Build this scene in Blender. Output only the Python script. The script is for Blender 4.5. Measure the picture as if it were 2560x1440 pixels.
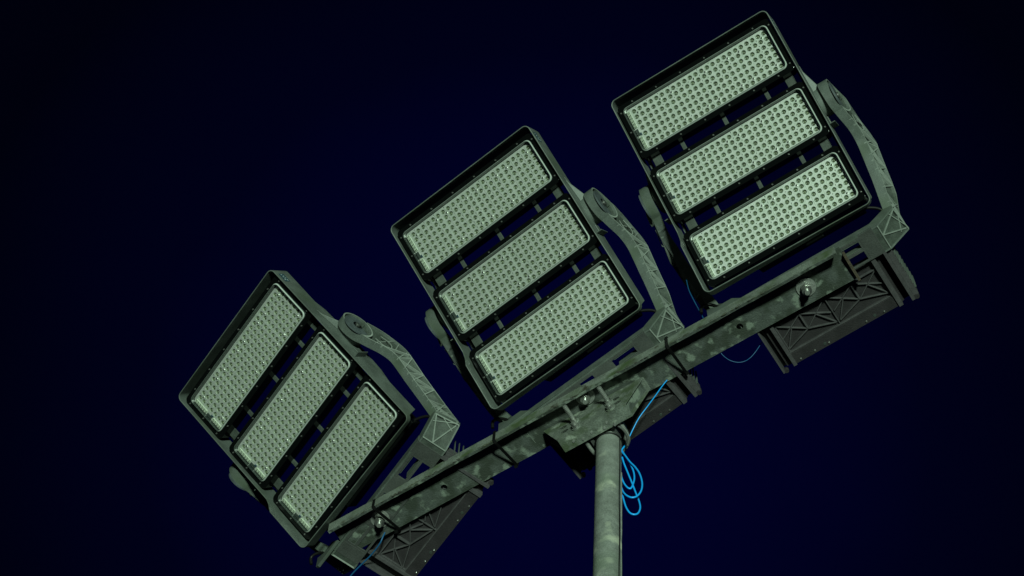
import bpy, bmesh, math, random
from mathutils import Vector, Matrix
random.seed(7)
for o in list(bpy.data.objects): bpy.data.objects.remove(o)
sc = bpy.context.scene
COL = sc.collection

# ------------------------------------------------------------------ camera
PITCH, ROLL = 1.18715, 0.05812
cF = Vector((0, math.cos(PITCH), math.sin(PITCH)))
cR0 = Vector((1, 0, 0)); cU0 = Vector((0, -math.sin(PITCH), math.cos(PITCH)))
cR = cR0*math.cos(ROLL) + cU0*math.sin(ROLL)
cU = -cR0*math.sin(ROLL) + cU0*math.cos(ROLL)
cam = bpy.data.cameras.new('camera'); camo = bpy.data.objects.new('camera', cam); COL.objects.link(camo)
camo.matrix_world = Matrix(((cR.x, cU.x, -cF.x, 0), (cR.y, cU.y, -cF.y, 0), (cR.z, cU.z, -cF.z, 1.6), (0, 0, 0, 1)))
cam.sensor_width = 36; cam.lens = 6001.66/2560*36; cam.clip_end = 500; cam.clip_start = .05
sc.camera = camo

# ------------------------------------------------------------------ night sky
w = bpy.data.worlds.new('World'); sc.world = w; w.use_nodes = True
nt = w.node_tree; nt.nodes.clear()
def N(t, **k):
    n = nt.nodes.new(t)
    for a, b in k.items(): setattr(n, a, b)
    return n
out = N('ShaderNodeOutputWorld'); bg = N('ShaderNodeBackground'); tc = N('ShaderNodeTexCoord')
vm = N('ShaderNodeVectorMath', operation='DOT_PRODUCT')
gd = (cF + cR*0.01 - cU*0.065).normalized()          # night sky glow, with the view's vignette painted into its falloff
vm.inputs[1].default_value = gd
mr = N('ShaderNodeMapRange'); mr.inputs[1].default_value = math.cos(math.radians(15)); mr.inputs[2].default_value = 1.0
nz = N('ShaderNodeTexNoise'); nz.inputs['Scale'].default_value = 5; nz.inputs['Detail'].default_value = 3
ma = N('ShaderNodeMath', operation='MULTIPLY_ADD'); ma.inputs[1].default_value = .25; 
rp = N('ShaderNodeValToRGB')
e = rp.color_ramp.elements
e[0].position = .12; e[0].color = (.0002, .0004, .0035, 1)
e[1].position = 1.12 if False else 1.0; e[1].color = (.0004, .0006, .0195, 1)
m_ = e.new(.62); m_.color = (.0003, .0005, .0085, 1)
L = nt.links.new
L(tc.outputs['Generated'], vm.inputs[0]); L(vm.outputs['Value'], mr.inputs[0])
L(tc.outputs['Generated'], nz.inputs['Vector']); L(nz.outputs['Fac'], ma.inputs[0]); L(mr.outputs[0], ma.inputs[2])
sb = N('ShaderNodeMath', operation='SUBTRACT'); sb.inputs[1].default_value = .125
L(ma.outputs[0], sb.inputs[0]); L(sb.outputs[0], rp.inputs[0]); L(rp.outputs[0], bg.inputs['Color']); L(bg.outputs[0], out.inputs['Surface'])
bg.inputs['Strength'].default_value = 1.0

# ------------------------------------------------------------------ light: one sun lamp for an unseen source, low from the front
sun = bpy.data.lights.new('unseen_front_key', 'SUN'); suno = bpy.data.objects.new('unseen_front_key', sun); COL.objects.link(suno)
sun.energy = 3.6; sun.angle = math.radians(6); sun.color = (.74, 1.0, .80)
LD = Vector((.060, -.775, -.625)).normalized()      # towards the light
suno.rotation_euler = (LD).to_track_quat('Z', 'Y').to_euler()
suno.location = (2, -5, 1)
sc.view_settings.view_transform = 'Standard'; sc.view_settings.look = 'None'
sc.view_settings.exposure = 0; sc.view_settings.gamma = 1
sc.render.engine = 'CYCLES'

# ------------------------------------------------------------------ materials
def mat(name, base, rough=.5, metal=0., noise=0., nscale=60, nbump=0., bscale=400, spec=.5, c2=None, c2scale=12, c2lo=.5, c2hi=.65, coat=0, c3=None, c3scale=30, c3lo=.6, c3hi=.7):
    m = bpy.data.materials.new(name); m.use_nodes = True; t = m.node_tree; p = t.nodes['Principled BSDF']; l = t.links.new
    p.inputs['Roughness'].default_value = rough; p.inputs['Metallic'].default_value = metal
    p.inputs['Specular IOR Level'].default_value = spec; p.inputs['Coat Weight'].default_value = coat
    tc = t.nodes.new('ShaderNodeTexCoord'); col = None
    def nzn(s, d=4):
        n = t.nodes.new('ShaderNodeTexNoise'); n.inputs['Scale'].default_value = s; n.inputs['Detail'].default_value = d
        l(tc.outputs['Object'], n.inputs['Vector']); return n
    def mixc(fac, a, b):
        x = t.nodes.new('ShaderNodeMix'); x.data_type = 'RGBA'
        l(fac, x.inputs[0])
        if isinstance(a, tuple): x.inputs[6].default_value = (*a, 1)
        else: l(a, x.inputs[6])
        if isinstance(b, tuple): x.inputs[7].default_value = (*b, 1)
        else: l(b, x.inputs[7])
        return x.outputs[2]
    col = None
    if noise:
        n = nzn(nscale)
        r = t.nodes.new('ShaderNodeMapRange'); r.inputs[1].default_value = .3; r.inputs[2].default_value = .7; l(n.outputs['Fac'], r.inputs[0])
        lo = tuple(c*(1-noise) for c in base); hi = tuple(min(1, c*(1+noise)) for c in base)
        col = mixc(r.outputs[0], lo, hi)
        n = nzn(bscale, 2)
        r = t.nodes.new('ShaderNodeMapRange'); r.inputs[1].default_value = .3; r.inputs[2].default_value = .7
        r.inputs[3].default_value = 1-noise*.9; r.inputs[4].default_value = 1+noise*.9; l(n.outputs['Fac'], r.inputs[0])
        h = t.nodes.new('ShaderNodeVectorMath'); h.operation = 'SCALE'; l(col, h.inputs[0]); l(r.outputs[0], h.inputs['Scale']); col = h.outputs[0]
    for cc, s, a, b in ((c2, c2scale, c2lo, c2hi), (c3, c3scale, c3lo, c3hi)):
        if cc:
            n = nzn(s, 6); r = t.nodes.new('ShaderNodeMapRange'); r.inputs[1].default_value = a; r.inputs[2].default_value = b; l(n.outputs['Fac'], r.inputs[0])
            col = mixc(r.outputs[0], col if col else base, cc)
    if col:
        oi_ = t.nodes.new('ShaderNodeObjectInfo'); r = t.nodes.new('ShaderNodeMapRange'); r.inputs[3].default_value = .88; r.inputs[4].default_value = 1.12; l(oi_.outputs['Random'], r.inputs[0])
        h = t.nodes.new('ShaderNodeVectorMath'); h.operation = 'SCALE'; l(col, h.inputs[0]); l(r.outputs[0], h.inputs['Scale']); l(h.outputs[0], p.inputs['Base Color'])
    else: p.inputs['Base Color'].default_value = (*base, 1)
    if nbump:
        n = nzn(bscale, 3); b = t.nodes.new('ShaderNodeBump'); b.inputs['Strength'].default_value = nbump; b.inputs['Distance'].default_value = .002
        l(n.outputs['Fac'], b.inputs['Height']); l(b.outputs[0], p.inputs['Normal'])
    return m
M = {}
M['paint'] = mat('grey_powder_coat', (.088, .103, .092), .5, 0, .28, 25, .12, 500, c2=(.060, .080, .052), c2scale=9, c2lo=.5, c2hi=.75)
M['paint_dark'] = mat('dark_cast_aluminium', (.052, .056, .052), .6, 0, .2, 30, .4, 350)
M['driver'] = mat('dull_cast_grey', (.022, .019, .021), .6, 0, .25, 30, .4, 350)
M['ribs'] = mat('cast_rib', (.058, .055, .058), .6, 0, .2, 60, .2, 300)
M['blue_dim'] = mat('shaded_blue_sheath', (.005, .075, .19), .5, 0, 0)  # dimmer copy of the blue sheath, shadow put into its colour
M['edge'] = mat('lighter_cast_edge', (.165, .185, .165), .5, 0, .15, 40)  # lighter tone for the ribs and rims of the yoke arms
M['floor'] = mat('darker_cast_grey', (.042, .052, .043), .65, 0, .3, 40, .2, 300)  # darker tone for arm recesses, foot blocks and spacer bars
M['bracket'] = mat('dirty_bracket_zinc', (.115, .13, .11), .6, .1, .3, 35, .6, 240, c2=(.06, .08, .045), c2scale=20, c2lo=.5, c2hi=.62, c3=(.25, .28, .23), c3scale=28, c3lo=.6, c3hi=.68)
M['disc'] = mat('slate_cap', (.075, .09, .095), .5, 0, .25, 60, .3, 500)
M['black'] = mat('gloss_black', (.003, .0035, .0035), .16, 0, 0, spec=.4)
M['rubber'] = mat('black_rubber', (.004, .004, .004), .5, 0, 0, spec=.3)
M['board'] = mat('pale_led_board', (.92, .98, .88), .43, .72, .09, 60, .1, 300)
M['lens'] = mat('led_lens', (.09, .115, .075), .22, 0, .35, 75, 0, 300, spec=.5)
M['lensring'] = mat('led_lens_collar', (.40, .44, .35), .3, 0, .08, 90, 0, 300)
M['lenscore'] = mat('led_emitter', (.16, .18, .11), .35, 0, .5, 85, 0, 300, spec=.4)
M['chip'] = mat('dark_connector', (.04, .05, .045), .4)
M['rim'] = mat('clear_cover_edge', (.42, .46, .42), .22, 0, 0, spec=.8)
M['rimdark'] = mat('cover_gasket', (.035, .045, .042), .2, 0, 0, spec=.8)
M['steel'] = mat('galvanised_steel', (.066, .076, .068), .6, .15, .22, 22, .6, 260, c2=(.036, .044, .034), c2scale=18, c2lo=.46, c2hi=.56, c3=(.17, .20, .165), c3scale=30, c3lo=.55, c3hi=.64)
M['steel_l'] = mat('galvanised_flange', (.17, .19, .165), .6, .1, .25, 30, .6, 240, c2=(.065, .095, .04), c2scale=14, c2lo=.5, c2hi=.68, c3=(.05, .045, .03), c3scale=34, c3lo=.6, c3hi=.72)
M['moss'] = mat('mossy_grime', (.045, .05, .03), .9, 0, .5, 40, 1, 200, c2=(.03, .028, .022), c2scale=25, c2lo=.45, c2hi=.6)
M['pole'] = mat('pole_zinc', (.25, .27, .245), .55, .15, .2, 40, .5, 260, c2=(.52, .55, .44), c2scale=13, c2lo=.57, c2hi=.66, c3=(.20, .24, .19), c3scale=9, c3lo=.5, c3hi=.7)
M['bolt'] = mat('zinc_bolt', (.55, .56, .52), .28, .9, .2, 80, .2, 300)
M['washer'] = mat('dull_washer', (.24, .25, .23), .4, .3, .25, 60, .3, 300)
M['blue'] = mat('blue_cable_sheath', (.008, .36, .92), .35, 0, 0)
M['sticker'] = mat('dark_blue_sticker', (.02, .05, .07), .4)
M['mark'] = mat('pale_print', (.30, .36, .36), .5)
M['rust'] = mat('rusty_edge', (.075, .058, .038), .8, 0, .4, 60, .6, 250)
gl = bpy.data.materials.new('clear_cover'); gl.use_nodes = True; t = gl.node_tree; t.nodes.clear()
o_ = t.nodes.new('ShaderNodeOutputMaterial'); lw = t.nodes.new('ShaderNodeLayerWeight'); lw.inputs[0].default_value = .25; mm = t.nodes.new('ShaderNodeMapRange'); mm.inputs[3].default_value = .035; mm.inputs[4].default_value = .5; mx = t.nodes.new('ShaderNodeMixShader'); tr = t.nodes.new('ShaderNodeBsdfTransparent'); gs = t.nodes.new('ShaderNodeBsdfGlossy')
t.links.new(lw.outputs['Facing'], mm.inputs[0]); gs.inputs['Roughness'].default_value = .08; tr.inputs[0].default_value = (.95, .96, .95, 1)
t.links.new(mm.outputs[0], mx.inputs[0]); t.links.new(tr.outputs[0], mx.inputs[1]); t.links.new(gs.outputs[0], mx.inputs[2]); t.links.new(mx.outputs[0], o_.inputs[0])
M['glass'] = gl

# ------------------------------------------------------------------ mesh helper
class MB:
    def __init__(s): s.v = []; s.f = []; s.mi = []; s.sm = []; s.mats = []
    def m(s, name):
        if name not in s.mats: s.mats.append(name)
        return s.mats.index(name)
    def add(s, vs, fs, mt, smooth=False):
        b = len(s.v); s.v += [tuple(x) for x in vs]; k = s.m(mt)
        for f in fs: s.f.append([b+i for i in f]); s.mi.append(k); s.sm.append(smooth)
    def box(s, a, b, mt):
        x0, y0, z0 = [min(a[i], b[i]) for i in range(3)]; x1, y1, z1 = [max(a[i], b[i]) for i in range(3)]
        s.add([(x0,y0,z0),(x1,y0,z0),(x1,y1,z0),(x0,y1,z0),(x0,y0,z1),(x1,y0,z1),(x1,y1,z1),(x0,y1,z1)],
              [(0,3,2,1),(4,5,6,7),(0,1,5,4),(1,2,6,5),(2,3,7,6),(3,0,4,7)], mt)
    def prism(s, poly, fn, w0, w1, mt, mt_side=None):
        n = len(poly)
        A = [fn(u, v, w0) for u, v in poly]; B = [fn(u, v, w1) for u, v in poly]
        s.add(A+B, [tuple(range(n)), tuple(range(2*n-1, n-1, -1))], mt)
        s.add(A+B, [(i, i+n, (i+1) % n+n, (i+1) % n) for i in range(n)], mt_side or mt)
    def ring(s, outer, inner, fn, w0, w1, mt, mt_in=None, mt_front=None):
        n = len(outer)
        wf = w1 if callable(w1) else (lambda u, v: w1)
        w_ = w0 if callable(w0) else (lambda u, v: w0)
        A = [fn(u, v, w_(u, v)) for u, v in outer]; B = [fn(u, v, wf(u, v)) for u, v in outer]
        Ci = [fn(u, v, w_(u, v)) for u, v in inner]; D = [fn(u, v, wf(u, v)) for u, v in inner]
        q = lambda a, b: [(i+a*n, (i+1) % n+a*n, (i+1) % n+b*n, i+b*n) for i in range(n)]
        s.add(A+B+Ci+D, q(0, 1), mt); s.add(A+B+Ci+D, q(1, 3), mt_front or mt)
        s.add(A+B+Ci+D, q(3, 2), mt_in or mt); s.add(A+B+Ci+D, q(2, 0), mt)
    def cyl(s, p0, p1, r, mt, n=20, r1=None, caps=True, capmt=None):
        p0 = Vector(p0); p1 = Vector(p1); r1 = r if r1 is None else r1
        d = (p1-p0).normalized(); a = d.orthogonal().normalized(); b = d.cross(a)
        c = [(math.cos(2*math.pi*i/n), math.sin(2*math.pi*i/n)) for i in range(n)]
        A = [p0+(a*x+b*y)*r for x, y in c]; B = [p1+(a*x+b*y)*r1 for x, y in c]
        s.add(A+B, [(i, (i+1) % n, (i+1) % n+n, i+n) for i in range(n)], mt, True)
        if caps:
            s.add(A, [tuple(range(n-1, -1, -1))], capmt or mt); s.add(B, [tuple(range(n))], capmt or mt)
    def tube(s, pts, r, mt, n=8, sub=6, closed=False):
        P = [Vector(p) for p in pts]
        if sub > 1:
            Q = []; m = len(P)
            rng = range(m if closed else m-1)
            for i in rng:
                p0 = P[(i-1) % m] if (closed or i > 0) else P[0]; p1 = P[i]; p2 = P[(i+1) % m]; p3 = P[(i+2) % m] if (closed or i+2 < m) else P[-1]
                for k in range(sub):
                    u = k/sub
                    Q.append(.5*((2*p1)+(p2-p0)*u+(2*p0-5*p1+4*p2-p3)*u*u+(3*p1-p0-3*p2+p3)*u**3))
            if not closed: Q.append(P[-1])
            P = Q
        m = len(P); vs = []; up = None
        for i in range(m):
            d = ((P[(i+1) % m] if (closed or i < m-1) else P[i])-(P[(i-1) % m] if (closed or i > 0) else P[i])).normalized()
            if up is None: up = d.orthogonal().normalized()
            up = (up-d*up.dot(d)).normalized(); b = d.cross(up)
            vs += [P[i]+(up*math.cos(2*math.pi*k/n)+b*math.sin(2*math.pi*k/n))*r for k in range(n)]
        fs = [(i*n+k, i*n+(k+1) % n, ((i+1) % m)*n+(k+1) % n, ((i+1) % m)*n+k) for i in range(m if closed else m-1) for k in range(n)]
        s.add(vs, fs, mt, True)
        if not closed: s.add(vs[:n], [tuple(range(n-1, -1, -1))], mt); s.add(vs[-n:], [tuple(range(n))], mt)
    def strap(s, path, w, th, fn, mt):      # closed flat band; path = list of (u,v), extruded along w axis
        n = len(path); P = [Vector((a, b)) for a, b in path]; c = sum(P, Vector((0, 0)))/n; O = []
        for i in range(n):
            d0 = (P[i]-P[i-1]).normalized(); d1 = (P[(i+1) % n]-P[i]).normalized(); nn = Vector((d0.y+d1.y, -(d0.x+d1.x))).normalized()
            if nn.dot(P[i]-c) < 0: nn = -nn
            O.append(tuple(P[i]+nn*th))
        s.ring(O, [tuple(p) for p in P], fn, -w/2, w/2, mt)
    def obj(s, name, parent=None, bevel=0, seg=2):
        me = bpy.data.meshes.new(name); me.from_pydata(s.v, [], s.f)
        for k in s.mats: me.materials.append(M[k])
        me.polygons.foreach_set('material_index', s.mi); me.polygons.foreach_set('use_smooth', s.sm)
        bm = bmesh.new(); bm.from_mesh(me)
        if bevel: bmesh.ops.remove_doubles(bm, verts=bm.verts, dist=1e-5)
        bmesh.ops.recalc_face_normals(bm, faces=bm.faces); bm.to_mesh(me); bm.free()
        me.update(); o = bpy.data.objects.new(name, me); COL.objects.link(o)
        if parent is not None: o.parent = parent
        if bevel:
            b = o.modifiers.new('bevel', 'BEVEL'); b.width = bevel; b.segments = seg; b.limit_method = 'ANGLE'; b.angle_limit = math.radians(40)
        return o
def rrect(hx, hy, r, k=5, cx=0, cy=0):
    p = []
    for qx, qy, a0 in ((1, 1, 0), (-1, 1, 90), (-1, -1, 180), (1, -1, 270)):
        for i in range(k+1):
            a = math.radians(a0+90*i/k); p.append((cx+qx*(hx-r)+r*math.cos(a), cy+qy*(hy-r)+r*math.sin(a)))
    return p
XYZ = lambda u, v, w: (u, v, w)
def YZX(u, v, w): return (w, u, v)        # polygon in (y,z) extruded along x
def XZY(u, v, w): return (u, w, v)        # polygon in (x,z) extruded along y
def tag(o, label, cat, group=None):
    o['label'] = label; o['category'] = cat
    if group: o['group'] = group
    return o

ZC = 1.6
PZ = 5.600 + ZC                  # height of the pivot axes
WEB = 5.4109 + ZC                # underside of the crossarm's web

# ------------------------------------------------------------------ pole, crossarm, clamp
BO = Vector((-.2973, 2.8338, WEB)); BYAW = math.radians(-34.7249)
def beamroot(name):
    o = bpy.data.objects.new(name, None); COL.objects.link(o); o.location = BO; o.rotation_euler.z = BYAW; o.empty_display_size = .05; return o

# pole
pm = MB()
top = Vector((.2589, 2.5378, 6.936)); base = Vector((.1101, 2.5378, 0))
pm.cyl(base, top, .0318, 'pole', 48, .0312)
pm.cyl(top-(top-base).normalized()*.0, top+Vector((0, 0, .004)), .029, 'paint_dark', 32)
po = pm.obj('lamp_pole'); tag(po, 'round galvanised steel pole with pale smudges, holding up the crossarm', 'pole')

# crossarm: angle section, web on top, one flange hanging on the viewer's side
cr = beamroot('crossarm'); tag(cr, 'long weathered galvanised angle beam with moss along its flange, carrying the three floodlights', 'crossarm')
wb = MB()
x0, x1, y0, y1 = -.122, 1.343, -.046, .045
holes = [(.184, .008, .0085), (1.037, .010, .0085)]
xs = [x0+.02]
def web_plate(b, z0, z1, mt):
    segs = []; cur = x0+.018
    for hx, hy, r in holes:
        segs.append((cur, hx-.02)); cur = hx+.02
    segs.append((cur, x1))
    for a, c in segs:
        n = max(1, int((c-a)/.04))
        for i in range(n):
            u0 = a+(c-a)*i/n; u1 = a+(c-a)*(i+1)/n
            b.add([(u0,y0,z0),(u1,y0,z0),(u1,y1,z0),(u0,y1,z0)], [(0,3,2,1)], mt)
            b.add([(u0,y0,z1),(u1,y0,z1),(u1,y1,z1),(u0,y1,z1)], [(0,1,2,3)], mt)
            b.add([(u0,y1,z0),(u1,y1,z0),(u1,y1,z1),(u0,y1,z1)], [(0,3,2,1)], mt)
    b.prism([(x0, y0), (x0+.018, y0), (x0+.018, y1), (x0+.012, y1-.001), (x0+.004, y1-.006), (x0, y1-.016)], XYZ, z0, z1, mt)
    for hx, hy, r in holes:
        n = 24; I = [(hx+r*math.cos(2*math.pi*i/n+math.pi/4), hy+r*math.sin(2*math.pi*i/n+math.pi/4)) for i in range(n)]
        O = []
        for i in range(n):
            a = 2*math.pi*i/n+math.pi/4; c, s = math.cos(a), math.sin(a); k = max(abs(c), abs(s)); c /= k; s /= k
            O.append((hx+c*.02, hy+(s*(y1-hy) if s > 0 else s*(hy-y0))))
        b.ring(O, I, XYZ, z0, z1, mt)
web_plate(wb, 0, .006, 'steel')
wb.obj('web', cr)
fl = MB()
n = 150; random.seed(3)
prof_b = []
for i in range(n+1):
    u = x0+(1.333-x0)*i/n
    prof_b.append((u, -.037+.0012*math.sin(u*31)+random.uniform(-.0007, .0007)))
for i in range(n):
    (u0, b0), (u1, b1) = prof_b[i], prof_b[i+1]
    ya, yb = -.0465, -.0535
    f_ = fl.add
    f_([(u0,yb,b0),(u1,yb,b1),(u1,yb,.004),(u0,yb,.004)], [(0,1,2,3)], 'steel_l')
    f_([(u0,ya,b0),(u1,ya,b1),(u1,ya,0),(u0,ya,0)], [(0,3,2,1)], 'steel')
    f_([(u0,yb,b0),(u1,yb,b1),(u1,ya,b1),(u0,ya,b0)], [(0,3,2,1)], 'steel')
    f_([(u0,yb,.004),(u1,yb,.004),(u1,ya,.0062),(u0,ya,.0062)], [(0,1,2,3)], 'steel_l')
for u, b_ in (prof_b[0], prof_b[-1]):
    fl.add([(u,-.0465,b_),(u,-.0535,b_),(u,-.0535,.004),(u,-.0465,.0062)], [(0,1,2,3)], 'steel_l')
fl.obj('flange', cr)
gm = MB(); random.seed(11)                # crust of moss and grime built up along the flange
for i in range(420):
    u = random.uniform(-.10, 1.30)
    if math.sin(u*9)+math.sin(u*23+1) < -.75: continue
    h = random.choice((0, 1)); r = random.uniform(.0018, .0048)
    c = Vector((u, -.0530 if h else random.uniform(-.0455, -.040), -.0355+random.uniform(-.0025, .005) if h else -.0008))
    vs = []; fs = []
    for a in range(6):
        for b2, (z, rr) in enumerate(((-.8, .45), (0, 1.), (.8, .45))):
            an = a*math.pi/3+random.uniform(-.3, .3); q = r*rr*random.uniform(.7, 1.2)
            vs.append(c+Vector((math.cos(an)*q*1.9, math.sin(an)*q*.45, z*r*.5)))
    for a in range(6):
        for b2 in range(2): fs.append((a*3+b2, ((a+1) % 6)*3+b2, ((a+1) % 6)*3+b2+1, a*3+b2+1))
    fs.append(tuple(a*3 for a in range(6))); fs.append(tuple(a*3+2 for a in range(5, -1, -1)))
    gm.add(vs, fs, 'moss', True)
g = gm.obj('moss_crust', cr); g['kind'] = 'stuff'
ep = MB(); ep.prism([(-.030, .0075), (.052, .0075), (.055, -.004), (.050, -.010), (-.030, -.016)], YZX, 1.3432, 1.3482, 'rust'); ep.obj('end_plate', cr)

# clamp bracket (hollow box section, ends cut at a slant) with U-bolts round the pole
cl = beamroot('pole_clamp'); tag(cl, 'slotted box section bracket with slanted open ends, clamped between pole top and crossarm', 'bracket')
cb = MB(); Y0, Y1, K0, K1 = -.001, .036, -.110, -.010; tw = .0028
slots = [(.690, -.052), (.694, -.078), (.540, -.052), (.544, -.078)]
def xl(k): return .4816+(.4816-.5240)*(k-K1)/(K1-K0)*1.0
def xr(k): return .7694+(.7694-.7145)*(k-K1)/(K1-K0)
def wall(ya, yb, ka, kb):
    cb.add([(xl(ka), ya, ka), (xr(ka), ya, ka), (xr(kb), yb, kb), (xl(kb), yb, kb)], [(0, 1, 2, 3)], 'bracket')
# near face with four slots
def face(y):
    cols = [(.505, .575), (.660, .728)]
    ks = [K0, -.088, -.068, -.062, -.042, K1]
    def q(a, b, ka, kb):
        cb.add([(a if a is not None else xl(ka), y, ka), (b if b is not None else xr(ka), y, ka), (b if b is not None else xr(kb), y, kb), (a if a is not None else xl(kb), y, kb)], [(0, 1, 2, 3)], 'bracket')
    for j in range(5):
        ka, kb = ks[j], ks[j+1]
        if j in (1, 3):
            sx = [(s_[0]-.014, s_[0]+.014) for s_ in sorted(slots) if abs(s_[1]-(ka+kb)/2) < .006]
            cur = None
            for a, b in sx: q(cur, a, ka, kb); cur = b
            q(cur, None, ka, kb)
            for a, b in sx:
                cx, cy = (a+b)/2, (ka+kb)/2
                O = []; I = []; nn = 24
                for i in range(nn):
                    an = 2*math.pi*i/nn+math.pi/4; c, s = math.cos(an), math.sin(an); m_ = max(abs(c), abs(s))
                    O.append((cx+c/m_*(b-a)/2, cy+s/m_*(kb-ka)/2)); I.append((cx+c*.0105, cy+s*.0058))
                vs = [(u, y, v) for u, v in O+I]
                cb.add(vs, [(i, (i+1) % nn, (i+1) % nn+nn, i+nn) for i in range(nn)], 'bracket')
        else: q(None, None, ka, kb)
face(Y0); face(Y0+tw)
wall(Y1, Y1, K0, K1); wall(Y1-tw, Y1-tw, K0+tw, K1-tw)
wall(Y0, Y1, K0, K0); wall(Y0+tw, Y1-tw, K0+tw, K0+tw); wall(Y0, Y1, K1, K1); wall(Y0+tw, Y1-tw, K1-tw, K1-tw)
for fx_ in (xl, xr):
    O = [(Y0, K0), (Y1, K0), (Y1, K1), (Y0, K1)]; I = [(Y0+tw, K0+tw), (Y1-tw, K0+tw), (Y1-tw, K1-tw), (Y0+tw, K1-tw)]
    vs = [(fx_(k), y, k) for y, k in O+I]; cb.add(vs, [(i, (i+1) % 4, (i+1) % 4+4, i+4) for i in range(4)], 'bracket')
for fx_, dd in ((xl, .012), (xr, -.012)):  # plates added inside the open ends to catch light
    cb.add([(fx_(K0)+dd, Y0+tw, K0+tw), (fx_(K0)+dd, Y1-tw, K0+tw), (fx_(K1)+dd, Y1-tw, K1-tw), (fx_(K1)+dd, Y0+tw, K1-tw)], [(0, 1, 2, 3)], 'steel')
cb.obj('bracket_channel', cl)
for k_, du in ((-.058, 0), (-.094, .004)):
    ub = MB(); xa, xb = .574+du, .672+du; cx = (xa+xb)/2; R = (xb-xa)/2
    tip = -.052 if k_ > -.07 else -.018
    pts = [(xa, tip, k_), (xa, .02, k_), (xa, .065, k_)]+[(cx-R*math.cos(a), .072+R*.85*math.sin(a), k_) for a in [math.pi*i/8 for i in range(1, 8)]]+[(xb, .065, k_), (xb, .02, k_), (xb, tip, k_)]
    ub.tube(pts, .0052, 'washer', 10, 3)
    for x_ in (xa, xb):
        for j in range(9 if k_ > -.07 else 3): ub.cyl((x_, tip+.003+j*.0042, k_), (x_, tip+.0048+j*.0042, k_), .0060, 'washer', 10)
        ub.cyl((x_, -.0112, k_), (x_, -.0045, k_), .0098, 'bolt', 6); ub.cyl((x_, -.0042, k_), (x_, -.0012, k_), .0125, 'steel_l', 16)
    ub.obj('u_bolt', cl)
sd = MB()                      # saddle gripping the pole top
sd.box((.590, .0365, -.100), (.598, .075, -.050), 'paint_dark'); sd.box((.650, .0365, -.100), (.658, .075, -.050), 'paint_dark'); sd.box((.590, .0365, -.060), (.658, .048, -.052), 'paint_dark')
sd.obj('saddle', cl)
hk = MB(); hk.tube([(.668, .045, -.098), (.675, .058, -.104), (.678, .070, -.116), (.676, .080, -.130), (.670, .086, -.142)], .0030, 'paint_dark', 8); hk.cyl((.668, .030, -.111), (.668, .030, -.119), .0042, 'washer', 6); hk.obj('hook', cl)
for lx in (.560, .612, .655): pass
for x_, y_ in ((.557, .020), (.607, .022), (.652, .018), (.640, .028), (.580, .027)):
    rv = MB(); rv.cyl((x_, y_, K0-.0018), (x_, y_, K0), .0035, 'washer', 10, .004); rv.obj('rivet', cl)

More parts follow.
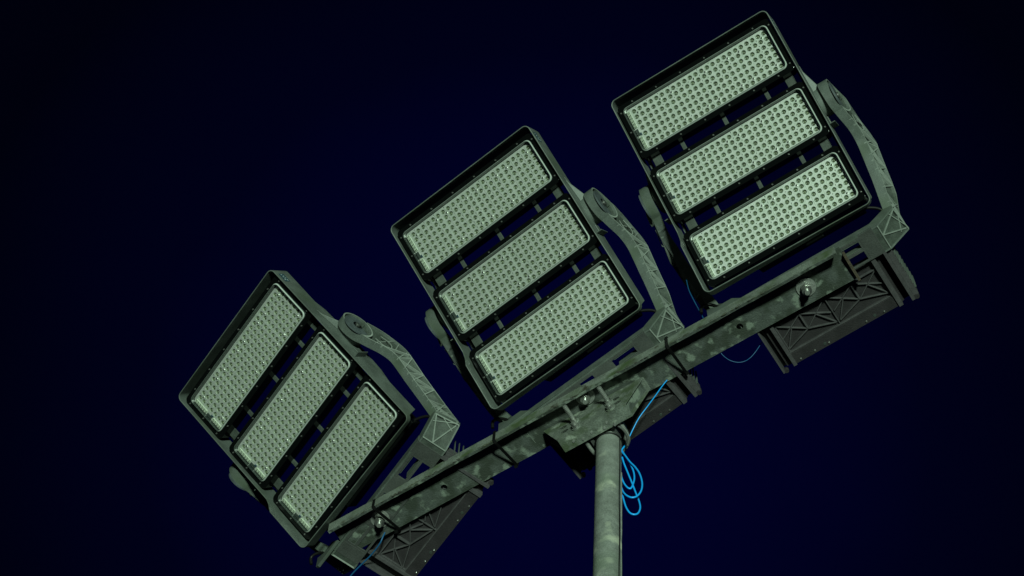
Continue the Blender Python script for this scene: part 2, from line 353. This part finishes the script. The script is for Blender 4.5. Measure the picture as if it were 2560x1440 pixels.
# ------------------------------------------------------------------ floodlight (root: pivot centre, x along pivot axis, y away from viewer, z up)
TAU = [.9098, .9358, .9377]
PV, PK = .020, .062                      # centre of the pivot discs behind the lamp face
def headrot(o, tau): o.rotation_euler.x = math.pi/2+tau
def build_floodlight(tau):
    root = bpy.data.objects.new('floodlight', None); COL.objects.link(root); root.empty_display_size = .05
    HP = []                               # parts that tilt with the head
    def head(mb, name, bev=0):
        o = mb.obj(name, root, bev); headrot(o, tau); o['head'] = 1; return o
    # --- shroud frame
    fr = MB(); O = rrect(.2265, .2855, .016, 6); I = rrect(.2238, .2828, .0135, 6)
    def dens(L_):                          # extra points along the sides for the step
        R_ = []
        for i, p in enumerate(L_):
            q = L_[(i+1) % len(L_)]; R_.append(p)
            if abs(p[0]-q[0]) < 1e-6 and abs(p[1]-q[1]) > .2:
                ys = [-.105, -.122, -.135, -.146, -.2560]
                if q[1] > p[1]: ys = ys[::-1]
                for y in ys: R_.append((p[0], y))
        return R_
    def zf(u, v):
        t_ = min(1, max(0, (-.105-v)/.041)); return .017+.024*(3*t_*t_-2*t_**3)*min(1, max(0, .5-u/.45))
    def st(L_, s_): return [(u+(math.copysign(.0035, u) if v < -.14 and u < -.1 else 0)*s_, v) for u, v in L_]
    fr.ring(st(dens(O), 1), st(dens(I), 1), XYZ, lambda u, v: -.046 if v > -.2560 else min(.0, -.046+.068*(1-math.cos(math.pi*min(1, (-.2560-v)/.026)))/2), zf, 'paint')
    # side cheeks behind the shroud, reaching to the pivots
    ct, ct2 = math.cos(tau), math.sin(tau)
    pY = -PV*-1*0                          # placeholder
    Yp = -(PV)*ct2*1.0 + PK*ct; Zp = -(PV)*ct - PK*ct2
    PVc, PKc = PV-.0035, .066-.0155
    Yp = -PVc*ct2+PKc*ct; Zp = -PVc*ct-PKc*ct2
    for s_ in (-1, 1):
        fr.prism([(-.20, -.0462), (.20, -.0462), (.13, -.075), (Yp+.045, Zp-.03), (Yp-.045, Zp-.03), (-.10, -.075)], lambda u, v, w: (w, u, v), s_*.2145, s_*.2195, 'paint')
        fr.cyl((s_*.219, Yp, Zp), (s_*.2440, Yp, Zp), .037, 'paint', 32)
        fr.cyl((s_*.2440, Yp, Zp), (s_*.2475, Yp, Zp), .031, 'black', 32)
        fr.prism([(Yp+.030, Zp-.004), (Yp+.030, Zp+.000), (Yp+.100, Zp+.040), (Yp+.100, Zp+.036)], lambda u, v, w: (w, u, v), s_*.2267, s_*.2300, 'paint')
        fr.add([(s_*.2267, Yp+.095, -.012), (s_*.2267, Yp+.03, -.03), (s_*.2460, Yp+.034, -.035), (s_*.2267, Yp+.095, -.015), (s_*.2267, Yp+.03, -.033), (s_*.2460, Yp+.034, -.038)], [(0, 1, 2), (5, 4, 3), (0, 2, 5, 3), (1, 4, 5, 2), (0, 3, 4, 1)], 'paint')
        fr.box((s_*.2268, -.058, -.040), (s_*.2420, -.0555, .006), 'paint'); fr.box((s_*.2268, -.0550, -.0420), (s_*.2295, -.028, -.020), 'paint')
    head(fr, 'frame', .0012)
    # cable clips / rear bracket at bottom
    rb = MB(); rb.box((-.10, -.272, -.088), (.195, -.215, -.048), 'black'); rb.box((-.195, -.262, -.074), (-.10, -.22, -.048), 'black'); rb.box((.03, -.279, -.060), (.08, -.272, -.050), 'black'); head(rb, 'rear_housing', .003)
    # --- spacer bars between modules
    for gy in (.0944, -.0944):
        for x_, wd, z_ in ((-.190, .012, -.020), (-.117, .0055, -.024), (.004, .0055, -.024), (.125, .0055, -.024), (.192, .012, -.020)):
            sb_ = MB(); sb_.box((x_-wd, gy-.034, z_-.005), (x_+wd, gy+.034, z_), 'floor'); head(sb_, 'spacer_bar', .001)
    # --- three LED modules
    lens_mesh = None
    for k in range(3):
        cy = (1-k)*.1888
        hb = MB(); Oo = rrect(.2195, .0780, .012, 5); Ii = rrect(.2085, .0650, .013, 5)
        hb.ring(Oo, Ii, XYZ, -.030, .006, 'black')
        hb.prism(rrect(.2086, .0651, .013, 5), XYZ, -.030, -.006, 'black')
        for j in range(17): hb.box((-.205+j*.0256, -.068, -.040), (-.2035+j*.0256, .068, -.030), 'black')
        ho = head(hb, 'led_module', .0015)
        for vtx in ho.data.vertices: pass
        ho.location = Matrix.Rotation(math.pi/2+tau, 3, 'X') @ Vector((0, cy, 0)); ho['cy'] = cy
        if lens_mesh is None:
            lp = MB(); D = .0163; x_0 = -.1840; zb = -.0015; gx0, gx1, gy = x_0-D/2, x_0+23.5*D+.0016, 3.5*D
            lp.prism(rrect(.2035, .0610, .011, 5), XYZ, -.0095, -.0082, 'board')
            lp.ring(rrect(.2035, .0610, .011, 6), [(gx0+(gx1-gx0)*a_, -gy+2*gy*b_) for a_, b_ in [(1, 1)]*7+[(0, 1)]*7+[(0, 0)]*7+[(1, 0)]*7], XYZ, zb-.0002, zb, 'board')
            for i in range(24):
                for j in range(7):
                    cx = x_0+i*D+(i//6)*.0004; c_y = (j-3)*D; n_ = 16
                    ang = [2*math.pi*a/n_+math.pi/4 for a in range(n_)]
                    sq = []
                    for an in ang:
                        c, s2 = math.cos(an), math.sin(an); k_ = max(abs(c), abs(s2)); sq.append((cx+c/k_*(D/2+.0002), c_y+s2/k_*D/2, zb))
                    rings = [(.0060, 0), (.0053, -.0034), (.0047, -.0042), (.0030, -.0044), (.0026, -.0028), (.0013, -.0018)]
                    vs = sq+[(cx+r_*math.cos(an), c_y+r_*math.sin(an), zb+h_) for r_, h_ in rings for an in ang]
                    fs = [[(q*n_+a, q*n_+(a+1) % n_, (q+1)*n_+(a+1) % n_, (q+1)*n_+a) for a in range(n_)] for q in range(6)]
                    lp.add(vs, fs[0], 'board'); lp.add(vs, fs[1], 'lensring', True); lp.add(vs, fs[2]+fs[3], 'lens', True); lp.add(vs, fs[4], 'lensring', True); lp.add(vs, fs[5]+[tuple(6*n_+a for a in range(n_))], 'lenscore', True)
                    if random.random() < .30: lp.cyl((cx+D/2, c_y+D/2, zb), (cx+D/2, c_y+D/2, zb+.0004), .0012, 'chip', 8)
            for x_ in (x_0+5.5*D+.0002, x_0+11.5*D+.0006, x_0+17.5*D+.001):
                lp.box((x_-.0004, -.0605, zb), (x_+.0004, .0605, zb+.0003), 'rim')
            for sct in range(4):
                for ii in (0, 4):
                    for jj in (-2.5, 2.5):
                        x_ = x_0+(sct*6+ii+.5)*D; lp.cyl((x_, jj*D, zb), (x_, jj*D, zb+.0022), .0024, 'bolt', 8); lp.cyl((x_, jj*D, zb+.0022), (x_, jj*D, zb+.0024), .0012, 'chip', 6)
            # terminal strip at the left edge
            lp.box((-.2022, -.054, zb), (-.1945, -.020, zb+.003), 'lensring'); lp.box((-.2022, .006, zb), (-.1945, .054, zb+.003), 'lensring')
            lp.box((-.2025, -.016, zb), (-.1955, .002, zb+.0035), 'chip'); lp.box((-.1955, -.017, zb), (-.1915, -.010, zb+.0025), 'sticker')
            for q in range(13):
                y_ = -.052+q*.0083
                if -.02 < y_ < .006: continue
                lp.box((-.2010, y_, zb+.003), (-.1990, y_+.0038, zb+.0033), 'chip'); lp.box((-.1970, y_+.001, zb+.003), (-.1955, y_+.0045, zb+.0033), 'chip')
            lo = lp.obj('lens_panel', ho); lens_mesh = lo.data
            cv = MB(); cv.ring(rrect(.2084, .0650, .013, 5), rrect(.2062, .0630, .012, 5), XYZ, .0000, .0092, 'rimdark')
            RO = rrect(.2078, .0646, .0130, 5); RM = rrect(.2056, .0624, .0120, 5); RI = rrect(.2044, .0614, .0112, 5)
            vs = [(u, v, .0094) for u, v in RO]+[(u, v, .0124) for u, v in RM]+[(u, v, .0124) for u, v in RI]+[(u, v, -.0014) for u, v in RI]
            nn = len(RO); qq = lambda k_: [(i+k_*nn, (i+1) % nn+k_*nn, (i+1) % nn+(k_+1)*nn, i+(k_+1)*nn) for i in range(nn)]
            cv.add(vs, qq(0), 'rim'); cv.add(vs, qq(1)+qq(2), 'rimdark')
            c_o = cv.obj('cover_rim', ho)
            cg = MB(); cg.add([(u, v, .0104) for u, v in rrect(.2045, .0615, .0115, 5)], [tuple(range(24))], 'glass'); g_o = cg.obj('clear_cover', ho)
            sm_ = MB(); sm_.cyl((0, 0, .0061), (0, 0, .0082), .0024, 'bolt', 8, .0018); so_ = sm_.obj('screw', ho); so_.location = (0, 0, 0)
            keep = (lo, c_o, g_o); spos = []
            for q in range(6): spos += [(-.175+q*.070, .0715, 0), (-.175+q*.070, -.0715, 0)]
            spos += [(-.2140, .058, 0), (-.2140, -.058, 0), (-.2140, 0, 0), (.2140, .058, 0), (.2140, -.058, 0)]
            so_.location = spos[0]
            for p_ in spos[1:]:
                c_ = so_.copy(); COL.objects.link(c_); c_.parent = ho; c_.location = p_
            first = ho
        else:
            for ch in list(first.children):
                c_ = ch.copy(); COL.objects.link(c_); c_.parent = ho
    # --- sticker on the right cheek
    stt = MB(); stt.box((.2266, .232, -.016), (.2269, .262, .006), 'sticker')
    for a, b in (((.2270, .2590, -.006), (.22715, .2565, .000)), ((.2270, .2540, -.010), (.22715, .2515, -.004)), ((.2270, .2500, -.006), (.22715, .2480, .001)), ((.2270, .2465, -.011), (.22715, .2440, -.005)), ((.2270, .2420, -.004), (.22715, .2370, .001)), ((.2270, .2400, -.012), (.22715, .2350, -.008))): stt.box(a, b, 'mark')
    head(stt, 'maker_label')
    # --- yoke: arms, base, all in root axes
    FC = [(.0232, .0215), (.0506, .0262), (.080, .034), (.108, .041), (.139, .036), (.165, .006), (.188, -.0245), (.2328, -.0795), (.2756, -.1351)]
    BC = [(.0456, .1145), (.091, .1215), (.131, .117), (.165, .106), (.190, .079), (.224, .030), (.2676, -.026), (.3135, -.083), (.3432, -.1155)]
    def resample(C_, n_):
        P = [Vector(p) for p in C_]; Q = []
        for i in range(len(P)-1):
            p0 = P[max(0, i-1)]; p1 = P[i]; p2 = P[i+1]; p3 = P[min(len(P)-1, i+2)]
            for k in range(10):
                u = k/10; Q.append(.5*((2*p1)+(p2-p0)*u+(2*p0-5*p1+4*p2-p3)*u*u+(3*p1-p0-3*p2+p3)*u**3))
        Q.append(P[-1]); d = [0]
        for i in range(1, len(Q)): d.append(d[-1]+(Q[i]-Q[i-1]).length)
        R_ = []; j = 0
        for i in range(n_+1):
            t_ = d[-1]*i/n_
            while j < len(d)-2 and d[j+1] < t_: j += 1
            R_.append(Q[j].lerp(Q[j+1], min(1, (t_-d[j])/max(1e-9, d[j+1]-d[j]))))
        return R_
    NA = 36; FR = resample(FC, NA); BK = resample(BC, NA)
    XS = [(-.20, .268), (-.07, .268), (0, .270), (.05, .276), (.10, .279), (.20, .273), (.27, .268), (.35, .260), (.41, .2545), (.463, .261), (.6, .261)]
    def bow(u, v):                         # how far the cast arm bows outwards along its length
        q = u-v
        def lin(T, q):
            for (a0, b0), (a1, b1) in zip(T, T[1:]):
                if q <= a1: return b0+(b1-b0)*max(0, q-a0)/(a1-a0)
            return T[-1][1]
        lat = (u+v-lin([(0, .045), (.10, .175), (.253, .159), (.41, .140), (.5, .135)], q))/.09
        return lin(XS, q)-.262+.015*min(1.2, max(0, lat))*min(1, max(0, (q+.14)/.08))*min(1, max(0, (.44-q)/.12))
    for s_ in (-1, 1):
        am = MB()
        def fn(u, v, w):
            d_ = bow(u, v); return ((w+d_)*s_, u-.59*d_, v-2.55*d_)
        def rail(P, w): return [fn(p.x, p.y, w) for p in P]
        ins = .0036
        FI = [f+(b-f).normalized()*ins for f, b in zip(FR, BK)]; BI = [b+(f-b).normalized()*ins for f, b in zip(FR, BK)]
        def strip(P, wa, Q, wb, mt_, sm=False):
            A = rail(P, wa); B = rail(Q, wb); m2 = len(A)
            am.add(A+B, [(i, i+1, i+1+m2, i+m2) for i in range(m2-1)], mt_, sm)
        strip(FR, .2385, FR, .2620, 'paint', True); strip(BK, .2385, BK, .2620, 'paint', True); strip(FR, .2385, BK, .2385, 'paint', True)
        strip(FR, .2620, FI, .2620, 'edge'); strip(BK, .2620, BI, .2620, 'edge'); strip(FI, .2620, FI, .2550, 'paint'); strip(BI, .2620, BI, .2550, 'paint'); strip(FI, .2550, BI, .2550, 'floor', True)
        for i_ in (0, NA): am.add([fn(FR[i_].x, FR[i_].y, .2385), fn(FR[i_].x, FR[i_].y, .2620), fn(BK[i_].x, BK[i_].y, .2620), fn(BK[i_].x, BK[i_].y, .2385)], [(0, 1, 2, 3)], 'paint')
        DC = [(PV+.0468*math.cos(2*math.pi*i/40), .066+.0468*math.sin(2*math.pi*i/40)) for i in range(40)]
        DI = [(PV+.0430*math.cos(2*math.pi*i/40), .066+.0430*math.sin(2*math.pi*i/40)) for i in range(40)]
        A = [fn(u, v, .2378) for u, v in DC]; B = [fn(u, v, .2628) for u, v in DC]
        am.add(A+B, [(i, (i+1) % 40, (i+1) % 40+40, i+40) for i in range(40)], 'paint', True); am.add(A, [tuple(range(40))], 'paint')
        Ci = [fn(u, v, .2628) for u, v in DI]; Cj = [fn(u, v, .2560) for u, v in DI]
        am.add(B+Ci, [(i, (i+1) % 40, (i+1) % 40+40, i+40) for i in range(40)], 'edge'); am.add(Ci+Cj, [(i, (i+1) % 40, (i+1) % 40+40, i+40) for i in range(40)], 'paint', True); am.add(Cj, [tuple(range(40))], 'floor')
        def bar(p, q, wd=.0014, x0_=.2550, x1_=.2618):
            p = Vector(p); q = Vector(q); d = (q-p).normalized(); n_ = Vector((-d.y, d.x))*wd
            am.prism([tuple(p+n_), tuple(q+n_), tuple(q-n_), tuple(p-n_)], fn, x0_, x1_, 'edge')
        F_ = lambda t_: FR[int(round(NA*(.40+.60*t_)))]
        B_ = lambda t_: BK[int(round(NA*(.40+.60*t_)))]
        m_ = 4
        for i in range(m_):
            bar(F_(i/m_), B_(i/m_)); bar(F_(i/m_), B_((i+1)/m_)); bar(B_(i/m_), F_((i+.62)/m_))
        bar(F_(1.), B_(.86)); bar(F_(1.), B_(.95)); bar(F_(.98), B_(.72))
        bar(BK[9], FR[12]); bar(FR[8], BK[13]); bar(BK[12], FR[14]); bar(FR[6], BK[8])
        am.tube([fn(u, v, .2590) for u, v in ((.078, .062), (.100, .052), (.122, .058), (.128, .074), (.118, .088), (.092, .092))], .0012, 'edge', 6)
        for u, v in ((.205, -.02), (.285, -.085)): am.cyl(fn(u, v, .2550), fn(u, v, .2612), .0030, 'paint', 10)
        # chamfered foot block joining arm and base, ribbed on its slanted face
        blk = [(.2605, -.118), (.2605, -.133), (.2060, -.1865), (.188, -.1865), (.188, -.152), (.2390, -.112)]
        blki = [(.2545, -.118), (.2545, -.136), (.2050, -.1845), (.188, -.1865), (.188, -.152), (.2390, -.112)]
        def f2(u, v, w): return ((u+((.008*(w-.2745)/.07-.006) if u > .22 else 0))*s_, w, v)
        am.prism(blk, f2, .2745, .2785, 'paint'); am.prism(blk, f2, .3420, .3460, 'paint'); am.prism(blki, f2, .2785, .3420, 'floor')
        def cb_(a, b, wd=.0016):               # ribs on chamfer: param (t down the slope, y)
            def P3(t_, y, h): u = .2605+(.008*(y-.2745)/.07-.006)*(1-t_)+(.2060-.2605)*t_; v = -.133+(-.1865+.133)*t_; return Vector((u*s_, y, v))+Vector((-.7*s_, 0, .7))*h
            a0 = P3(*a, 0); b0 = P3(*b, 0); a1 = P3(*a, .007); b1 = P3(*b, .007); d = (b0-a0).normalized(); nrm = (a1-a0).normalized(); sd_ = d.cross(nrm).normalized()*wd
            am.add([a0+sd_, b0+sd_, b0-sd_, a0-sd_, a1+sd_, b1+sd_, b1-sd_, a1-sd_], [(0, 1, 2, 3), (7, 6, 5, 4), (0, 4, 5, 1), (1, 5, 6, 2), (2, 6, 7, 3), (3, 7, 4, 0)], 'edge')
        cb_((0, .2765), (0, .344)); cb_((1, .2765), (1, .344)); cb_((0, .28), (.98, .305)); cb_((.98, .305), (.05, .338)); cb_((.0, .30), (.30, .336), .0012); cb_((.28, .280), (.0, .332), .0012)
        ao = am.obj('yoke_arm', root)
        dc = MB(); pass
        dc.cyl(fn(PV, .066, .2562), fn(PV, .066, .2604), .0375, 'disc', 36); dc.cyl(fn(PV, .066, .2604), fn(PV, .066, .2612), .013, 'black', 20); dc.cyl(fn(PV, .066, .2606), fn(PV, .066, .2650), .0075, 'bolt', 6)
        dc.cyl(fn(PV, .066, .2655-.0008), fn(PV, .066, .2655), .0035, 'chip', 6)
        dc.obj('pivot_cap', ao)
    bs = MB()
    bs.box((-.190, .2725, -.1870), (.190, .2785, -.1560), 'paint')                       # front strip
    for s_ in (-1, 1): bs.box((s_*.190, .2725, -.1870), (s_*.152, .3455, -.1810), 'paint_dark')
    # slotted plate: bars between the slots
    for a, b in (((-.153, .2785), (.153, .2860)), ((-.153, .3080), (.153, .3160)), ((-.153, .3400), (.153, .3455))): bs.box((a[0], a[1], -.1868), (b[0], b[1], -.1815), 'paint_dark')
    for a, b in ((-.153, -.146), (-.080, -.020), (.020, .080), (.146, .153)): bs.box((a, .2785, -.1866), (b, .3400, -.1817), 'paint_dark')
    for x_ in (.138, -.138):
        bs.box((x_-.05, .2870, -.1860), (x_+.012, .2885, -.160), 'paint'); bs.box((x_-.05, .3060, -.1860), (x_+.012, .3075, -.160), 'paint')
    bs.tube([(.146, .288, -.184), (.151, .291, -.184), (.153, .297, -.184), (.151, .303, -.184), (.146, .306, -.184)], .0022, 'paint', 8)
    bs.obj('yoke_base', root, .001, 1)
    # raised lug at the left end of the base
    lg = MB(); lg.prism([(-.232, -.1500), (-.262, -.1300), (-.262, -.1800), (-.252, -.1875), (-.16, -.1875), (-.19, -.1500)], XZY, .2640, .2722, 'paint'); lg.obj('base_lug', root, .001, 1)
    # --- driver housing behind the base
    dv = MB(); KB = -.178
    dv.box((-.165, .352, KB+.012), (.165, .487, KB+.040), 'driver')
    dv.box((-.143, .4585, KB), (.150, .4885, KB+.012), 'driver')
    for x_, wd, lo_ in ((-.1775, .0022, -.012), (-.1445, .0045, -.004), (.1530, .0055, -.004), (.1865, .0040, -.010)):
        dv.box((x_-wd, .345, KB+lo_), (x_+wd, .4905, KB+.040), 'ribs')
    dv.box((-.176, .345, KB+.022), (-.146, .488, KB+.026), 'black'); dv.box((.158, .345, KB+.022), (.184, .488, KB+.026), 'black')
    dv.cyl((-.172, .4945, KB+.004), (-.172, .4945, KB+.016), .006, 'driver', 14); dv.cyl((.196, .4900, KB+.000), (.196, .4900, KB+.018), .007, 'driver', 14)
    dv.box((.1905, .350, KB+.002), (.2035, .486, KB+.030), 'ribs')
    def rib(x0_, y0_, x1_, y1_, wd=.0013, h=.0070):
        p = Vector((x0_, y0_)); q = Vector((x1_, y1_)); d = (q-p).normalized(); n_ = Vector((-d.y, d.x))*wd
        dv.prism([tuple(p+n_), tuple(q+n_), tuple(q-n_), tuple(p-n_)], XYZ, KB+.0122-h, KB+.0122, 'ribs')
    for cx in (-.070, .075):
        rib(cx, .380, cx, .425, .0020, .0085)
        for sx in (-1, 1):
            rib(cx, .425, cx+sx*.068, .378); rib(cx, .425, cx+sx*.068, .448); rib(cx, .380, cx+sx*.068, .418); rib(cx+sx*.034, .4015, cx+sx*.068, .448)
    rib(-.140, .376, .148, .376, .0014, .0085); rib(-.140, .4570, .150, .4570, .0014, .0085); rib(.0025, .376, .0025, .4570, .0012)
    for x_ in (-.138, .146): rib(x_, .376, x_, .457, .0012)
    for x_ in (-.125, -.085, -.045, .06, .11): dv.cyl((x_, .4825, KB-.0022), (x_, .4825, KB), .0026, 'bolt', 8)
    for x_ in (-.055, .085): dv.cyl((x_, .4790, KB-.0006), (x_, .4790, KB), .0042, 'chip', 10)
    dvo = dv.obj('driver_housing', root, .0008, 1)
    fm = MB(); fm.box((-.001, .360, KB+.030), (.001, .486, KB+.062), 'driver'); f0 = fm.obj('cooling_fin', dvo)
    fs_ = MB(); fs_.box((.2035, -.0009, KB+.010), (.2075, .0009, KB+.082), 'paint')
    nf = 0
    for i in range(26):
        x_ = -.156+i*.0126
        if i == 0: f0.location.x = x_
        else:
            c_ = f0.copy(); COL.objects.link(c_); c_.parent = dvo; c_.location.x = x_
    fsd = fs_.obj('side_fin', dvo); fsd.location.y = .370
    for i in range(1, 9):
        c_ = fsd.copy(); COL.objects.link(c_); c_.parent = dvo; c_.location.y = .370+i*.0125
    # --- black supply cable from lamp to yoke arm, second one at the left foot
    cbm = MB(); cbm.tube([(.06, .20, -.115), (.10, .222, -.102), (.15, .238, -.094), (.19, .252, -.095), (.222, .270, -.102), (.236, .29, -.115)], .0042, 'rubber', 8)
    cbm.obj('supply_cable', root)
    cbm = MB(); cbm.tube([(-.272, .255, -.160), (-.266, .248, -.142), (-.252, .252, -.138), (-.238, .262, -.142), (-.222, .275, -.160), (-.20, .30, -.165)], .0042, 'rubber', 8)
    cbm.obj('supply_cable', root)
    # --- mounting bolt through the crossarm, pointing down
    zb_ = WEB-PZ
    bo = MB(); bo.cyl((0, 0, zb_-.0035), (0, 0, zb_-.0005), .0245, 'washer', 32); bo.cyl((0, 0, zb_-.0042), (0, 0, zb_-.0035), .019, 'washer', 32, .0185)
    bo.cyl((0, 0, zb_-.017), (0, 0, zb_-.0042), .0138, 'bolt', 6); bo.cyl((0, 0, zb_-.026), (0, 0, zb_-.017), .0122, 'bolt', 20, .0110)
    bo.cyl((0, 0, zb_-.040), (0, 0, zb_-.024), .0062, 'washer', 16)
    for q in range(4): bo.cyl((0, 0, zb_-.027-q*.0034), (0, 0, zb_-.0285-q*.0034), .0069, 'bolt', 16)
    bo.cyl((0, 0, zb_+.006), (0, 0, -.181), .0065, 'bolt', 16)
    b_ob = bo.obj('mounting_bolt', root, .0006, 1); b_ob.location = (0, .318, 0)
    return root
def copy_tree(o, parent=None):
    c = o.copy(); COL.objects.link(c)
    if parent is not None: c.parent = parent
    for ch in list(o.children): copy_tree(ch, c)
    return c
r0 = build_floodlight(TAU[0])
places = [((.538, 1.8694, PZ+.006), -.6272928, TAU[0], -.017, 'highest floodlight, right of the pole, its three pale LED strips facing down'),
          ((.0039, 2.204, PZ-.002), -.7322579, TAU[1], -.028, 'middle floodlight of the row, just left of the pole top'),
          ((-.5435, 2.6236, PZ-.004), -1.0083987, TAU[2], -.047, 'lowest floodlight, at the left end of the crossarm, turned furthest aside and dimmer')]
for i, (p, yaw, tau, bx, lab) in enumerate(places):
    r = r0 if i == 0 else copy_tree(r0)
    r.location = p; r.rotation_euler = (0, 0, yaw)
    tag(r, lab, 'floodlight', 'LED floodlights along the crossarm')
    for ch in r.children:
        if 'head' in ch:
            ch.rotation_euler.x = math.pi/2+tau
            if 'cy' in ch: ch.location = Matrix.Rotation(math.pi/2+tau, 3, 'X') @ Vector((0, ch['cy'], 0))
        if ch.name.startswith('mounting_bolt'): ch.location = (bx, .318, WEB-PZ-(p[2]-PZ)-(WEB-PZ))
for o in bpy.data.objects:
    for k in ('head', 'cy'):
        if k in o: del o[k]

# ------------------------------------------------------------------ cable ties round the crossarm
labs = ['black cable tie round the crossarm beside the leftmost bolt', 'black cable tie round the crossarm between the left and middle bolts', 'black cable tie round the crossarm right of the slotted bracket']
for x_, lab, dx in ((.016, labs[0], .010), (.372, labs[1], .004), (.867, labs[2], -.002)):
    rt = MB(); n_ = [(-.0545, .010), (-.0550, -.0385), (-.046, -.0395), (.047, -.0045), (.0485, .009)]
    fn = lambda u, v, w: (w+dx*(u+.05)/.1, u, v)
    rt.strap(n_, .0075, .0022, fn, 'rubber'); rt.box((-.004, .044, -.010), (.004, .051, -.003), 'rubber')
    o = rt.obj('cable_tie'); o.location = BO + Vector((math.cos(BYAW)*x_, math.sin(BYAW)*x_, 0)); o.rotation_euler.z = BYAW
    tag(o, lab, 'cable tie', 'black cable ties')
# tie round the pole top
rt = MB(); ax = (top-base).normalized(); c0 = top-ax*.030
a_ = ax.orthogonal().normalized(); b_ = ax.cross(a_)
rt.tube([c0+(a_*math.cos(t_)+b_*math.sin(t_))*.0328+ax*.006*math.sin(t_+1.0) for t_ in [2*math.pi*i/24 for i in range(24)]], .0022, 'rubber', 6, 2, True)
o = rt.obj('cable_tie'); tag(o, 'thin black cable tie round the top of the pole', 'cable tie', 'black cable ties')
# black cable and flat strip running down the pole's right side
rt = MB(); pr = []
for i in range(30):
    q = i/29; cc = top-ax*(.035+q*2.4); side = Vector((.80, -.60, 0)).normalized()
    pr.append(cc+side*.0318+Vector((.0008*math.sin(i*1.3), 0, 0)))
rt.tube(pr, .0016, 'rubber', 6, 3)
o = rt.obj('thin_cable'); tag(o, 'thin black cable running straight down the right side of the pole', 'cable')
rt = MB(); pr = []; random.seed(5)
for i in range(40):
    q = i/39; cc = top-ax*(.20+q*2.3); side = Vector((.97, -.22, 0)).normalized()
    pr.append(cc+side*(.0305+random.uniform(-.0004, .0006)))
rt.tube(pr, .0026, 'pole', 6, 2)
o = rt.obj('weld_seam', po)

# ------------------------------------------------------------------ blue cable
S = {
'main': [[0.3946,2.4016,7.0049],[0.3828,2.417,6.9989],[0.3675,2.4403,6.9909],[0.3494,2.4661,6.9809],[0.331,2.4897,6.9659],[0.3175,2.513,6.9489],[0.3066,2.5324,6.9289],[0.2993,2.5441,6.9159],[0.2906,2.5473,6.8925],[0.2989,2.5455,6.8607],[0.3089,2.5437,6.8253],[0.3206,2.5419,6.7947],[0.3303,2.5406,6.7567],[0.3346,2.5397,6.7078],[0.3313,2.5397,6.6679],[0.3218,2.5403,6.6408],[0.3094,2.5415,6.6322],[0.2974,2.5429,6.6428],[0.2892,2.5445,6.6643],[0.2856,2.546,6.6902]],
'l2': [[0.2899,2.5473,6.8967],[0.301,2.5491,6.8602],[0.3112,2.5508,6.8237],[0.3176,2.5523,6.7868],[0.3178,2.5535,6.749],[0.3105,2.5543,6.7101],[0.3032,2.5544,6.7053],[0.2947,2.5538,6.7227],[0.289,2.5523,6.747],[0.2865,2.5503,6.7706]],
'l3': [[0.2906,2.5451,6.8505],[0.2946,2.548,6.8241],[0.3013,2.5507,6.7897],[0.3095,2.5532,6.7473],[0.3159,2.5553,6.7126],[0.3207,2.557,6.6853],[0.3269,2.5582,6.6494],[0.3289,2.5589,6.6165],[0.3236,2.5593,6.59],[0.3146,2.5592,6.5811],[0.3042,2.5585,6.5859],[0.2959,2.557,6.6086],[0.2902,2.5548,6.6459],[0.2869,2.5522,6.6792],[0.2856,2.5492,6.6966]],
'arc': [[0.4978,2.2989,7.0309],[0.5136,2.3172,7.0209],[0.5269,2.3302,7.0109],[0.5437,2.3376,7.0009],[0.5634,2.3408,6.9989],[0.58,2.3374,7.0009],[0.5939,2.3313,7.0109],[0.6071,2.3177,7.0209],[0.6218,2.3007,7.0409]],
'sliver': [[0.4247,2.1565,7.0609],[0.4327,2.1824,7.0609],[0.4477,2.2101,7.0609],[0.4648,2.2388,7.0609],[0.474,2.2543,7.0609]],
'left': [[-.278,2.862,7.035],[-0.2900,2.8794,7.0009],[-0.2964,2.8934,6.9909],[-0.3156,2.9252,6.9909],[-0.3401,2.9556,6.9909],[-0.3597,2.98,6.9909],[-0.3744,3.0018,6.9909]]}
cb = MB()
cb.tube(S['main'][:8], .0014, 'blue', 8); cb.tube(S['main'][7:], .0023, 'blue', 8); cb.tube(S['l2'], .0023, 'blue', 8); cb.tube(S['l3'], .0023, 'blue', 8)
o = cb.obj('blue_cable'); tag(o, 'bright blue cable dropping from the crossarm and bundled in loops beside the pole', 'cable')
for key, r_, lab in (('arc', .0009, 'thin blue cable sagging below the crossarm left of the right driver housing'), ('sliver', .0014, 'short run of blue cable behind the foot of the highest floodlight'), ('left', .0020, 'blue cable below the left end of the crossarm, behind the bolt')):
    cb = MB(); cb.tube(S[key], r_, 'blue_dim', 8); o = cb.obj('blue_cable'); tag(o, lab, 'cable')
